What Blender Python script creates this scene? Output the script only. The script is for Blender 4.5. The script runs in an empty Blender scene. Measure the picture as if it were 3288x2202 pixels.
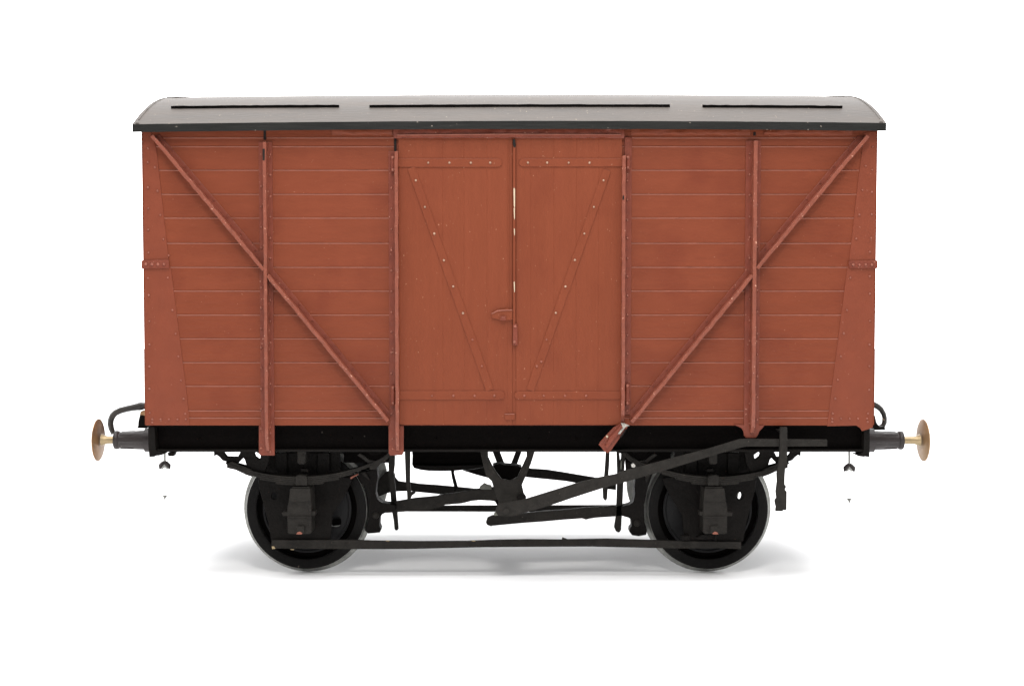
import bpy, bmesh, math, random
from mathutils import Vector, Matrix
from mathutils.geometry import tessellate_polygon
random.seed(7)
S = bpy.context.scene
C = S.collection
S.unit_settings.scale_length = 0.0053          # a model wagon: one unit is about 5.3 mm

# ------------------------------------------------------------------ camera
TH = math.radians(2.5); F = 4200.0; D = 42.0; ZC = 9.76
cam = bpy.data.objects.new('camera', bpy.data.cameras.new('camera'))
C.objects.link(cam)
cam.location = (0, -D, ZC)
cam.rotation_euler = (math.radians(90) - TH, 0, 0)
cam.data.sensor_width = 36
cam.data.lens = F / 3288 * 36
cam.data.shift_x = 15 / 3288
cam.data.clip_end = 3000
S.camera = cam

# ------------------------------------------------------------------ world and lamps
w = bpy.data.worlds.new('World'); S.world = w; w.use_nodes = True
nt = w.node_tree; nd = nt.nodes; lk = nt.links
bg = nd['Background']
tc = nd.new('ShaderNodeTexCoord'); sp = nd.new('ShaderNodeSeparateXYZ')
mr = nd.new('ShaderNodeMapRange'); mr.inputs['From Min'].default_value = -0.5; mr.inputs['From Max'].default_value = 0.3
mr.inputs['To Min'].default_value = 0.14; mr.inputs['To Max'].default_value = 1.3
lk.new(tc.outputs['Generated'], sp.inputs[0]); lk.new(sp.outputs['Y'], mr.inputs['Value'])
mz = nd.new('ShaderNodeMapRange'); mz.inputs['From Min'].default_value = 0.0; mz.inputs['From Max'].default_value = 0.7
mz.inputs['To Min'].default_value = 2.4; mz.inputs['To Max'].default_value = 0.85
lk.new(sp.outputs['Z'], mz.inputs['Value'])
mm_ = nd.new('ShaderNodeMath'); mm_.operation = 'MULTIPLY'
lk.new(mr.outputs[0], mm_.inputs[0]); lk.new(mz.outputs[0], mm_.inputs[1])
lk.new(mm_.outputs[0], bg.inputs['Strength'])
bg.inputs['Color'].default_value = (1, 1, 1, 1)

def area(name, loc, target, sx, sy, power, col=(1, 1, 1)):
    l = bpy.data.lights.new(name, 'AREA'); l.shape = 'RECTANGLE'; l.size = sx; l.size_y = sy
    l.energy = power; l.color = col
    o = bpy.data.objects.new(name, l); C.objects.link(o); o.location = loc
    o.rotation_euler = (Vector(target) - Vector(loc)).to_track_quat('-Z', 'Y').to_euler()
    return o
area('softbox_overhead', (0, -4, 40), (0, 5, 0), 50, 30, 15500)
area('softbox_front', (0, -34, 40), (0, 2, 4), 12, 8, 4800, (1, .98, .95))

S.view_settings.view_transform = 'Standard'
S.view_settings.look = 'None'
S.view_settings.exposure = 1.1
S.view_settings.gamma = 1

# ------------------------------------------------------------------ materials
def mat(name, col, rough=.5, spec=.5, metal=0, var=.12, vscale=1.5, bump=.0, bscale=8, streak=None,
        speck=None, speck_amt=.70, speck_scale=6, dirt=None, dirt_amt=.6, dirt_scale=.8, coat=0):
    m = bpy.data.materials.new(name); m.use_nodes = True
    n = m.node_tree.nodes; l = m.node_tree.links; b = n['Principled BSDF']
    b.inputs['Roughness'].default_value = rough
    b.inputs['Specular IOR Level'].default_value = spec
    b.inputs['Metallic'].default_value = metal
    b.inputs['Coat Weight'].default_value = coat
    g = n.new('ShaderNodeNewGeometry'); mp = n.new('ShaderNodeMapping')
    l.new(g.outputs['Position'], mp.inputs[0])
    if streak: mp.inputs['Scale'].default_value = streak
    nz = n.new('ShaderNodeTexNoise'); nz.inputs['Scale'].default_value = vscale; nz.inputs['Detail'].default_value = 6
    nz.inputs['Roughness'].default_value = .65
    l.new(mp.outputs[0], nz.inputs['Vector'])
    r = n.new('ShaderNodeMapRange'); r.inputs['From Min'].default_value = .3; r.inputs['From Max'].default_value = .7
    r.inputs['To Min'].default_value = 1 - var; r.inputs['To Max'].default_value = 1 + var
    l.new(nz.outputs['Fac'], r.inputs['Value'])
    mx = n.new('ShaderNodeVectorMath'); mx.operation = 'SCALE'
    mx.inputs[0].default_value = col; l.new(r.outputs[0], mx.inputs['Scale'])
    out = mx.outputs[0]
    def blend(out, c, amt, scale, soft, seed):
        z = n.new('ShaderNodeTexNoise'); z.inputs['Scale'].default_value = scale; z.inputs['Detail'].default_value = 3
        z.noise_dimensions = '4D'; z.inputs['W'].default_value = seed
        l.new(g.outputs['Position'], z.inputs['Vector'])
        q = n.new('ShaderNodeMapRange'); q.inputs['From Min'].default_value = amt; q.inputs['From Max'].default_value = amt + soft
        l.new(z.outputs['Fac'], q.inputs['Value'])
        k = n.new('ShaderNodeMix'); k.data_type = 'RGBA'
        l.new(q.outputs[0], k.inputs['Factor']); l.new(out, k.inputs[6]); k.inputs[7].default_value = (*c, 1)
        return k.outputs[2]
    if dirt: out = blend(out, dirt, dirt_amt, dirt_scale, .25, 3.3)
    if speck: out = blend(out, speck, speck_amt, speck_scale, .03, 9.1)
    l.new(out, b.inputs['Base Color'])
    if bump:
        z = n.new('ShaderNodeTexNoise'); z.inputs['Scale'].default_value = bscale; z.inputs['Detail'].default_value = 4
        l.new(mp.outputs[0], z.inputs['Vector'])
        bp = n.new('ShaderNodeBump'); bp.inputs['Strength'].default_value = bump; bp.inputs['Distance'].default_value = .05
        l.new(z.outputs['Fac'], bp.inputs['Height']); l.new(bp.outputs[0], b.inputs['Normal'])
    r2 = n.new('ShaderNodeMapRange'); r2.inputs['To Min'].default_value = max(.05, rough - .12); r2.inputs['To Max'].default_value = rough + .12
    l.new(nz.outputs['Fac'], r2.inputs['Value']); l.new(r2.outputs[0], b.inputs['Roughness'])
    return m

RED = (.135, .0288, .0108)
M = {}
M['side'] = mat('red_oxide_side', RED, .5, .18, var=.07, vscale=.9, bump=.25, bscale=3, streak=(.6, 1, 3),
                speck=(.26, .11, .07), speck_amt=.715, speck_scale=15, dirt=(.116, .0225, .0085), dirt_amt=.50, dirt_scale=.8)
M['door'] = mat('red_oxide_door', (.137, .0295, .0105), .5, .18, var=.05, vscale=1.1, bump=.14, bscale=4, streak=(3, 1, .35),
                speck=(.32, .15, .09), speck_amt=.712, speck_scale=15, dirt=(.120, .024, .0085), dirt_amt=.52, dirt_scale=.6)
M['iron'] = mat('red_oxide_ironwork', (.130, .030, .0165), .42, .2, var=.14, vscale=2.5, bump=.5, bscale=5,
                speck=(.34, .16, .11), speck_amt=.69, speck_scale=14, dirt=(.092, .02, .012), dirt_amt=.54, dirt_scale=1.2)
M['edge'] = mat('lit_web_edge', (.158, .042, .0235), .4, .3, var=.16, vscale=3, bump=.5, bscale=6,
                speck=(.4, .2, .14), speck_amt=.66, speck_scale=14)  # brushed red made lighter: the light the webs catch is in the colour
M['plate'] = mat('red_oxide_plate', (.137, .0300, .0130), .5, .2, var=.07, vscale=1.5, bump=.3, bscale=3,
                speck=(.28, .12, .08), speck_amt=.71, speck_scale=15)
M['worn'] = mat('worn_red_edge', (.20, .066, .042), .5, .3, var=.2, vscale=3)
M['bare'] = mat('bare_primer', (.42, .34, .24), .6, .2, var=.1, vscale=4)
M['rub'] = mat('rubbed_rivet_head', (.30, .19, .13), .5, .3, var=.35, vscale=5)
M['torn'] = mat('torn_grey_plastic', (.26, .24, .21), .35, .4, var=.45, vscale=5, bump=.8)
M['chip'] = mat('chipped_dark', (.012, .009, .008), .6, .1, var=.3, vscale=4)
M['roof'] = mat('roof_charcoal', (.043, .0345, .029), .55, .3, var=.28, vscale=1.2, bump=.25, bscale=6, streak=(.4, 1.5, 1),
                speck=(.3, .24, .18), speck_amt=.70, speck_scale=13)
M['fascia'] = mat('roof_edge_charcoal', (.010, .0098, .009), .55, .12, var=.25, vscale=2, bump=.4, bscale=4, streak=(.3, 1, 3),
                  speck=(.14, .12, .1), speck_amt=.70, speck_scale=7)
M['black'] = mat('matt_black_frame', (.0022, .0016, .0014), .7, .03, var=.25, vscale=2, bump=.3, bscale=5,
                 speck=(.04, .035, .03), speck_amt=.74, speck_scale=6)
M['gear'] = mat('weathered_black_gear', (.0155, .0138, .012), .6, .08, var=.3, vscale=3, bump=.6, bscale=7,
                speck=(.07, .055, .045), speck_amt=.70, speck_scale=13)
M['dull'] = mat('dull_black_iron', (.0055, .0046, .004), .6, .06, var=.25, vscale=3, bump=.5, bscale=7,
                speck=(.09, .045, .03), speck_amt=.74, speck_scale=6)
M['tyre'] = mat('painted_tyre_face', (.0042, .0037, .0034), .55, .08, var=.25, vscale=2, bump=.3, bscale=6,
                speck=(.09, .075, .06), speck_amt=.74, speck_scale=6)
M['disc'] = mat('painted_wheel_disc', (.0085, .0082, .0085), .5, .12, var=.25, vscale=2, bump=.3, bscale=6)
M['steel'] = mat('dull_steel', (.23, .23, .215), .48, .3, metal=.6, var=.35, vscale=3, bump=.2, bscale=10)
M['bright'] = mat('silver_highlight', (.45, .43, .4), .3, .5, metal=.6, var=.1)
M['brass'] = mat('brass_head', (.27, .155, .075), .42, .4, metal=.5, var=.16, vscale=3, bump=.2, dirt=(.17, .1, .06), dirt_amt=.5, dirt_scale=1.5)
M['brass_pale'] = mat('pale_brass_head', (.31, .195, .10), .45, .4, metal=.4, var=.14, vscale=3, bump=.2)
M['brass2'] = mat('brass_stem', (.27, .205, .115), .42, .4, metal=.6, var=.15, vscale=4)
M['shank'] = mat('grey_buffer_casting', (.020, .0155, .015), .42, .25, var=.3, vscale=3, bump=.5, bscale=4, streak=(.4, 2, 2),
                 speck=(.2, .17, .15), speck_amt=.71, speck_scale=7)
M['hose'] = mat('rubbery_hose', (.026, .023, .020), .4, .3, var=.3, vscale=4, bump=.6, bscale=6,
                speck=(.35, .28, .2), speck_amt=.66, speck_scale=5)
M['glue'] = mat('dried_glue', (.07, .07, .055), .3, .3, var=.3, vscale=6, bump=.6)
M['ground'] = mat('white_paper', (.88, .88, .885), .9, .0, var=.004, vscale=.2)

# ------------------------------------------------------------------ measuring helpers
def P(px, py, y):
    """point on the vertical plane at distance y behind the wagon's side seen at photo pixel px, py"""
    dx = (px - 1629) / F; dv = (1101 - py) / F
    c, s = math.cos(TH), math.sin(TH)
    t = (y + D) / (c + dv * s)
    return Vector((t * dx, y, ZC + t * (-s + dv * c)))
ZOOM = {0: (0, 0, 1), 1: (280, 1260, 2.6133), 2: (680, 1380, 3.1367), 3: (1180, 1340, 3.1367), 4: (1580, 1340, 3.1367),
        5: (2000, 1340, 2.9033), 6: (2400, 1260, 3.1367), 7: (400, 260, 2.45), 8: (1200, 260, 2.24),
        11: (2000, 260, 2.24), 12: (400, 800, 2.24), 13: (1200, 800, 2.24), 14: (2000, 800, 2.24),
        20: (1250, 1400, 7.84), 21: (1950, 1400, 7.84)}
def Z(k, pts):
    ox, oy, s = ZOOM[k]
    return [(ox + x / s, oy + y / s) for x, y in pts]
def W(pts, y): return [P(a, b, y) for a, b in pts]

class MB:
    def __init__(s): s.v = []; s.f = []; s.m = []; s.mats = []
    def mi(s, mt):
        if mt not in s.mats: s.mats.append(mt)
        return s.mats.index(mt)
    def add(s, vs, fs, mt, flip=False):
        o = len(s.v); s.v += [tuple(p) for p in vs]; k = s.mi(mt)
        for q in fs:
            q = [o + i for i in q]
            s.f.append(q[::-1] if flip else q); s.m.append(k)
    def box(s, x0, x1, y0, y1, z0, z1, mt):
        vs = [(x, y, z) for x in (x0, x1) for y in (y0, y1) for z in (z0, z1)]
        s.add(vs, [(0, 1, 3, 2), (4, 6, 7, 5), (0, 4, 5, 1), (2, 3, 7, 6), (0, 2, 6, 4), (1, 5, 7, 3)], mt)
    def prism(s, pts, y0, y1, mt, holes=(), world=False):
        """outline in photo pixels (measured at depth y0), extruded back to y1"""
        loops = [pts] + list(holes)
        if not world: loops = [[(p.x, p.z) for p in W(l, y0)] for l in loops]
        flat = [q for l in loops for q in l]
        n = len(flat)
        tris = tessellate_polygon([[Vector((a, b, 0)) for a, b in l] for l in loops])
        vs = [(a, y0, b) for a, b in flat] + [(a, y1, b) for a, b in flat]
        fs = []
        for t in tris:
            a, b, c = [Vector(flat[i]) for i in t]
            ar = (b - a).cross(c - a)
            if abs(ar) < 1e-9: continue
            t = tuple(t) if ar > 0 else tuple(t)[::-1]
            fs.append(t); fs.append(tuple(i + n for i in t[::-1]))
        o = 0
        for l in loops:
            k = len(l)
            ar = sum(l[i][0] * l[(i + 1) % k][1] - l[(i + 1) % k][0] * l[i][1] for i in range(k))
            cw = (ar > 0) == (l is loops[0])
            for i in range(k):
                j = (i + 1) % k
                q = (o + i, o + i + n, o + j + n, o + j)
                fs.append(q if cw else q[::-1])
            o += k
        s.add(vs, fs, mt)
    def lathe(s, prof, org, axis, mt, seg=40, mt2=None):
        """prof: list of (distance along axis, radius)"""
        ax = Vector(axis).normalized(); u = ax.orthogonal().normalized(); v = ax.cross(u)
        org = Vector(org); vs = []
        for d, r in prof:
            for i in range(seg):
                a = 2 * math.pi * i / seg
                vs.append(org + ax * d + (u * math.cos(a) + v * math.sin(a)) * r)
        for j in range(len(prof) - 1):
            fs = [(j * seg + i, j * seg + (i + 1) % seg, (j + 1) * seg + (i + 1) % seg, (j + 1) * seg + i) for i in range(seg)]
            if j == 0: o = len(s.v); s.add(vs, [], mt)
            k = s.mi(mt2[j] if mt2 else mt)
            for q in fs: s.f.append([o + i for i in q][::1]); s.m.append(k)
        for cap, j in ((0, 0), (1, len(prof) - 1)):
            if prof[j][1] > 1e-4 and prof[0] != prof[-1]:
                q = [o + j * seg + i for i in range(seg)]
                s.f.append(q if cap else q[::-1]); s.m.append(s.mi(mt))
    def tube(s, pts, r, mt, seg=10, rs=None):
        pts = [Vector(p) for p in pts]; vs = []; n = len(pts)
        t0 = (pts[1] - pts[0]).normalized(); u = t0.orthogonal().normalized()
        for i, p in enumerate(pts):
            t = (pts[min(i + 1, n - 1)] - pts[max(i - 1, 0)]).normalized()
            u = (u - t * u.dot(t)).normalized(); v = t.cross(u)
            rr = rs[i] if rs else r
            for k in range(seg):
                a = 2 * math.pi * k / seg
                vs.append(p + (u * math.cos(a) + v * math.sin(a)) * rr)
        fs = [(j * seg + i, j * seg + (i + 1) % seg, (j + 1) * seg + (i + 1) % seg, (j + 1) * seg + i) for j in range(n - 1) for i in range(seg)]
        fs.append(tuple(range(seg))[::-1]); fs.append(tuple((n - 1) * seg + i for i in range(seg)))
        s.add(vs, fs, mt)
    def bar(s, a, b, wd, th, mt):
        """flat bar between two points, width wd across (in the xz plane), thickness th along y"""
        a = Vector(a); b = Vector(b); t = (b - a).normalized(); nrm = Vector((0, 1, 0)); u = t.cross(nrm).normalized() * wd / 2; q = nrm * th / 2
        vs = [a - u - q, a + u - q, a + u + q, a - u + q, b - u - q, b + u - q, b + u + q, b - u + q]
        s.add(vs, [(0, 1, 2, 3), (7, 6, 5, 4), (0, 4, 5, 1), (1, 5, 6, 2), (2, 6, 7, 3), (3, 7, 4, 0)], mt)
    def rivet(s, p, mt, r=.036, h=.04, d=(0, -1, 0), seg=8, top=None):
        p = Vector(p); d = Vector(d); r *= random.uniform(.85, 1.12)
        o = len(s.v)
        u = d.orthogonal().normalized(); v = d.cross(u); vs = []
        for a_, rr, hh in ((0, 1, -.01), (1, .92, .5), (2, .55, .92)):
            for i in range(seg):
                a = 2 * math.pi * i / seg + .3
                vs.append(p + d * h * hh + (u * math.cos(a) + v * math.sin(a)) * r * rr)
        vs.append(p + d * h)
        s.add(vs, [(j * seg + i, j * seg + (i + 1) % seg, (j + 1) * seg + (i + 1) % seg, (j + 1) * seg + i) for j in range(1) for i in range(seg)], mt)
        k = s.mi(top or mt)
        for i in range(seg):
            s.f.append([o + seg + i, o + seg + (i + 1) % seg, o + 2 * seg + (i + 1) % seg, o + 2 * seg + i]); s.m.append(k)
            s.f.append([o + 2 * seg + i, o + 2 * seg + (i + 1) % seg, o + 3 * seg]); s.m.append(k)
    def rivets(s, pts, y, mt, **k):
        for p in W(pts, y): s.rivet(p, mt, **k)
    def build(s, name, parent, bevel=.012, smooth=False, label=None, angle=40):
        me = bpy.data.meshes.new(name); me.from_pydata(s.v, [], s.f)
        for m_ in s.mats: me.materials.append(m_)
        me.polygons.foreach_set('material_index', s.m); me.update()
        bm = bmesh.new(); bm.from_mesh(me); bmesh.ops.recalc_face_normals(bm, faces=bm.faces); bm.to_mesh(me); bm.free()
        o = bpy.data.objects.new(name, me); C.objects.link(o)
        if parent: o.parent = parent
        if smooth:
            me.polygons.foreach_set('use_smooth', [True] * len(me.polygons)); me.update()
            me.set_sharp_from_angle(angle=math.radians(angle))
        if bevel:
            b = o.modifiers.new('bevel', 'BEVEL'); b.width = bevel; b.segments = 2; b.limit_method = 'ANGLE'; b.angle_limit = math.radians(50)
            b.use_clamp_overlap = True
        if label: o['label'] = label
        return o

YF = 10.7                                       # depth of the whole body
def mirror(o, parent, fx=False, fy=True):
    """copy of a part (with its own parts) on the other side of the wagon"""
    c = o.copy(); C.objects.link(c); c.parent = parent
    if parent is wagon:
        c.scale = (-1 if fx else 1, -1 if fy else 1, 1)
        c.location = (0, YF if fy else 0, 0)
    for ch in list(o.children):
        d = ch.copy(); C.objects.link(d); d.parent = c
    return c

# ------------------------------------------------------------------ ground
g = MB(); g.add([(-160, -120, 0), (160, -120, 0), (160, 160, 0), (-160, 160, 0)], [(0, 1, 2, 3)], M['ground'])
gr = g.build('ground', None, bevel=0); gr['kind'] = 'structure'

wagon = bpy.data.objects.new('goods_wagon', None); C.objects.link(wagon); wagon.location = (0, 0, 0)
wagon['label'] = 'red-brown model goods van with arched charcoal roof, black underframe and brass buffers'
wagon['category'] = 'model wagon'

X0, X1 = -11.64, 11.78
ZB, ZT = 5.27, 14.80
# ------------------------------------------------------------------ body
b = MB()
b.box(X0 + .10, X1 - .10, .10, YF - .10, ZB + .05, ZT, M['side'])
zl = [sum(P(1629, y, 0).z for y in (yy,)) for yy in (441.6, 470, 545.7, 623, 699, 780, 857, 933, 1010, 1086, 1162.5, 1238, 1317, 1340)]
def grooved(x0, x1, ysg, y):
    # profile going down: flat board face, narrow V joint whose lower lip has worn paint
    prof = [(0, ZT, 0)]
    for z in zl:
        prof += [(0, z + .016, 0), (.014, z + .004, 0), (.004, z - .004, 1), (-.014, z - .012, 1), (-.010, z - .026, 1), (0, z - .036, 1)]
    prof += [(0, ZB, 0)]
    n = len(prof); nx = 2
    vs = [(x, y + ysg * d, z) for x in (x0, x1) for d, z, _ in prof] + [(x, y + ysg * .1, z) for x in (x0, x1) for z in (ZT, ZB)]
    o = len(b.v); b.add(vs, [], M['side'])
    ks = [b.mi(M['side']), b.mi(M['worn'])]
    for i in range(n - 1):
        b.f.append([o + i, o + i + 1, o + n + i + 1, o + n + i]); b.m.append(ks[prof[i + 1][2] if prof[i][2] or True else 0])
    b.f.append([o + n - 1, o + 2 * n + 1, o + 2 * n + 3, o + 2 * n - 1]); b.m.append(ks[0])
grooved(X0, -3.55, 1, 0.0); grooved(3.6, X1, 1, 0.0)
grooved(X0, -3.55, -1, YF); grooved(3.6, X1, -1, YF)
b.box(-3.56, 3.61, 0.0, .1, ZB, ZT, M['side'])
b.box(-3.56, 3.61, YF - .1, YF, ZB, ZT, M['side'])
# ends, filled up into the roof arch
RISE = 1.55; OH = .42
def arc(y):
    u = (y - YF / 2) / (YF / 2 + OH)
    return RISE * (1 - u * u)
for xe, sg in ((X0, 1), (X1, -1)):
    loop = [(.05, ZB), (YF - .05, ZB)] + [(yy, ZT + max(0, arc(yy) - .1)) for yy in [YF - .05 - i * (YF - .1) / 24 for i in range(25)]]
    n = len(loop)
    vs = [(xe, y, z) for y, z in loop] + [(xe + sg * .12, y, z) for y, z in loop]
    b.add(vs, [tuple(range(n)), tuple(range(2 * n - 1, n - 1, -1))] + [(i, (i + 1) % n, n + (i + 1) % n, n + i) for i in range(n)], M['side'])
    for k in range(1, 12):                       # plank joints of the end, thin raised beads
        z = ZB + k * .765
        b.box(xe - sg * .012, xe + sg * .05, .3, YF - .3, z - .012, z + .012, M['worn'])
body = b.build('body', wagon, bevel=0)
# end stanchions
for xe, sg in ((X0, -1), (X1, 1)):
    for yy in (3.3, 7.4):
        e = MB(); e.box(min(xe, xe + sg * .3), max(xe, xe + sg * .3), yy - .05, yy + .05, ZB - .6, ZT + .5, M['iron'])
        e.box(min(xe, xe + sg * .07), max(xe, xe + sg * .07), yy - .2, yy + .2, ZB - .6, ZT + .5, M['iron'])
        e.build('end_stanchion', wagon)

# ------------------------------------------------------------------ paint ridge under the eaves (thick, lumpy)
def lumpy(x0, x1, z0, z1, y0, mt, amp=.05, step=.12, mat2=None):
    q = MB(); n = int((x1 - x0) / step); rows = 5; vs = []
    for i in range(n + 1):
        for j in range(rows):
            t = j / (rows - 1)
            e = (0 if j in (0, rows - 1) else random.uniform(.2, 1) * amp)
            vs.append((x0 + (x1 - x0) * i / n, y0 - e, z0 + (z1 - z0) * t + (random.uniform(-.03, .03) if 0 < j < rows - 1 else random.uniform(-.02, .012))))
    for i in range(n + 1): vs.append((x0 + (x1 - x0) * i / n, y0 + .06, z0)); 
    q.add(vs, [(i * rows + j, (i + 1) * rows + j, (i + 1) * rows + j + 1, i * rows + j + 1) for i in range(n) for j in range(rows - 1)], mt)
    o = (n + 1) * rows
    q.add([], [], mt)
    for i in range(n): q.f.append([i * rows, o + i, o + i + 1, (i + 1) * rows]); q.m.append(0)
    return q
ztop = ZT + .02
l1 = lumpy(-3.62, 3.72, P(0, 443, -.16).z, ztop, -.15, M['iron'], .07, step=.16); 
l1.prism([(1274, 433), (1500, 431), (1640, 430), (1800, 431), (1995, 432), (1996, 440), (1900, 441), (1700, 440), (1500, 442), (1274, 441)], -.235, -.15, M['iron'])
l1.prism([(1274, 433), (1500, 431), (1640, 430), (1800, 431), (1995, 432), (1995, 434), (1640, 433), (1274, 436)], -.25, -.23, M['worn'])
l1.build('top_door_rail', wagon, bevel=0, smooth=True, angle=50)
for xa, xb in ((-5.6, -3.66), (3.95, 7.75), (8.2, 11.0)):
    lumpy(xa, xb, P(0, 434, 0).z, ztop, -.010, M['side'], .055, step=.17).build('cornice_strip', wagon, bevel=0, smooth=True, angle=70)

# ------------------------------------------------------------------ corner plates with rivets
def plate(pts, rv, brk, lo, notch=None):
    q = MB(); q.prism(pts, -.022, .01, M['plate'])
    q.rivets(rv, -.022, M['plate'], top=M['worn'])
    pl = q.build('corner_plate', wagon, bevel=.01)
    k = MB(); k.prism(brk, -.075, -.03, M['iron'])
    (xa, ya), (xb, yb) = brk[0], brk[2]
    for t in (.16, .38, .6, .82): k.rivet(P(xa + (xb - xa) * t, (ya + yb) / 2, -.075), M['iron'], r=.045, h=.05, top=M['worn'])
    k.build('corner_strap', pl, bevel=.01)
    return pl
rl = Z(7, [(185, 530), (185, 640), (185, 838), (188, 1003), (188, 1170), (190, 1350), (240, 680), (260, 865), (283, 1055), (308, 1245), (348, 1372)]) + \
     Z(12, [(170, 208), (175, 330), (180, 517), (180, 685), (180, 842), (180, 1003), (200, 1222), (260, 1222), (320, 1222), (382, 1222), (442, 1222),
            (200, 1243), (183, 1175), (312, 205), (345, 438), (368, 608), (388, 770), (407, 942), (425, 1075), (437, 1182)])
cpl = plate([(458, 418), (484, 424), (502, 476), (541, 831), (549.5, 871), (596, 1237), (606, 1330), (608, 1365), (467, 1365)], rl,
      [(455, 836), (541, 834), (543, 861), (455, 863)], True)
rr = Z(11, [(1795, 475), (1792, 640), (1790, 800), (1788, 960), (1785, 1130), (1745, 612), (1722, 785), (1700, 962), (1677, 1135)]) + \
     Z(14, [(1775, 20), (1775, 195), (1775, 320), (1775, 515), (1773, 685), (1772, 840), (1770, 1010), (1762, 1180), (1505, 1217), (1567, 1217), (1630, 1217),
            (1690, 1217), (1755, 1217), (1505, 1240), (1760, 1240), (1635, 205), (1610, 438), (1588, 605), (1567, 770), (1545, 938), (1527, 1073), (1508, 1180)])
cpr = plate([(2816, 422), (2776, 426), (2759, 550), (2727, 835), (2719, 871), (2662, 1313), (2656, 1368), (2750, 1366), (2762, 1374), (2768, 1384), (2790, 1377), (2803, 1372)], rr,
      [(2725, 838), (2815, 836), (2815, 862), (2727, 861)], False)
for o in (cpl, cpr): mirror(o, wagon)
for xe, sg in ((X0, -1), (X1, 1)):
    q = MB(); q.box(min(xe, xe + sg * .03), max(xe, xe + sg * .03), -.03, .6, ZB + .02, ZT - .1, M['side'])
    for k in range(18):
        z = ZB + .3 + k * .5 + random.uniform(-.03, .03)
        q.rivet((xe + sg * .02, .16, z), M['side'], r=.05, h=.045, d=(sg, 0, 0))
    q.box(min(xe, xe + sg * .08), max(xe, xe + sg * .08), -.07, .5, P(0, 862, 0).z, P(0, 836, 0).z, M['iron'])
    q.build('end_corner_plate', wagon, bevel=0)

# ------------------------------------------------------------------ side posts (tee section)
def post(fl0, fl1, w0, w1, ytop, ybot, flange_top=None, wbot=None, rv=(), chips=(), foot=None, wt=-.36, worn=True):
    q = MB()
    ft, fb = (fl0 + fl1) / 2, 0
    a = P(fl0, 900, -.05).x; c = P(fl1, 900, -.05).x
    zt = P(0, flange_top or ytop, -.05).z
    zb = P(0, ybot, -.05).z
    q.box(a, c, -.05, .03, zb, zt, M['iron'])
    wa = P(w0, 900, wt).x; wb = P(w1, 900, wt).x
    zw = P(0, ytop, wt).z; zwb = P(0, wbot or ybot - 12, wt).z
    # the web: many short lengths with a slightly uneven front edge
    n = 40; vs = []
    for i in range(n + 1):
        z = zwb + (zw - zwb) * i / n; e = random.uniform(-.008, .008); h = random.uniform(-.012, .012)
        yf = wt + h + (.26 * (1 - i / 1.5) if i < 1.5 else 0)
        vs += [(wa + e, yf, z), (wb + e, yf, z), (wb + e, -.04, z), (wa + e, -.04, z)]
    fs = [(4 * i + j, 4 * i + (j + 1) % 4, 4 * i + 4 + (j + 1) % 4, 4 * i + 4 + j) for i in range(n) for j in range(4)] + [(3, 2, 1, 0), (4 * n, 4 * n + 1, 4 * n + 2, 4 * n + 3)]
    q.add(vs, fs, M['edge'])
    for (x, ys) in rv:
        for y in ys: q.rivet(P(x, y, -.05), M['iron'], top=M['worn'])
    for (c0, c1, d0, d1, yy) in chips:
        p0 = P(c0, d1, yy); p1 = P(c1, d0, yy)
        q.box(p0.x, p1.x, yy, yy + .02, p0.z, p1.z, M['chip'])
    if foot: q.prism(foot, -.055, .03, M['iron'])
    return q
def steps(a, b_, n): return [a + (b_ - a) * i / (n - 1) + random.uniform(-2, 2) for i in range(n)]
p1 = post(834, 877, 846.5, 857, 456, 1462, rv=[(839, steps(600, 1440, 14)), (868, steps(495, 1300, 13)), (868, [1390, 1450])],
          chips=[(846, 854, 420, 450, -.02), (843, 850, 478, 516, -.372)], foot=[(831, 1366), (879, 1366), (879, 1455), (874, 1461), (836, 1461), (831, 1456)])
P1 = p1.build('side_post', wagon)
p2 = post(1249, 1272, 1268, 1279, 486, 1462, rv=[(1257, steps(540, 1330, 13)), (1261, [1408, 1440])],
          chips=[(1265, 1273, 436, 486, -.02)], foot=[(1247.5, 1366), (1296, 1366), (1296, 1452), (1291, 1461), (1253, 1461), (1248, 1455)])
P2 = p2.build('side_post', wagon)
p3 = post(2004, 2027, 1997, 2008, 500, 1330, wbot=1356, flange_top=440, rv=[(2014, steps(520, 1320, 14))],
          chips=[(1999, 2004, 628, 642, -.372)])
P3 = p3.build('side_post', wagon)
p4 = post(2392, 2440, 2417, 2429, 452, 1385, wbot=1392, rv=[(2407, steps(495, 1360, 14)), (2431, steps(520, 1345, 13))],
          chips=[(2419, 2427, 424, 436, -.02)],
          foot=Z(14, [(800, 1262), (830, 1275), (855, 1288), (868, 1310), (872, 1340), (885, 1355), (925, 1357), (958, 1355), (972, 1335), (982, 1308), (1003, 1288), (1020, 1266)]))
P4 = p4.build('side_post', wagon)
for o in (P1, P2, P3, P4): mirror(o, wagon)
# hinge knuckles beside the door posts
for x, y0, y1, in ((1262, 500, 552), (1262, 1238, 1300), (2016, 500, 545), (2014, 1232, 1300)):
    q = MB()
    a = P(x, y1, -.13); c = P(x, y0, -.13)
    q.tube([a, (a + c) / 2, c], .075, M['iron'], seg=10)
    q.rivet(P(x, y0 + 6, -.20), M['iron'], r=.05, top=M['worn']); q.rivet(P(x, y1 - 6, -.20), M['iron'], r=.05, top=M['worn'])
    q.build('hinge_knuckle', wagon, bevel=0, smooth=True)

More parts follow.
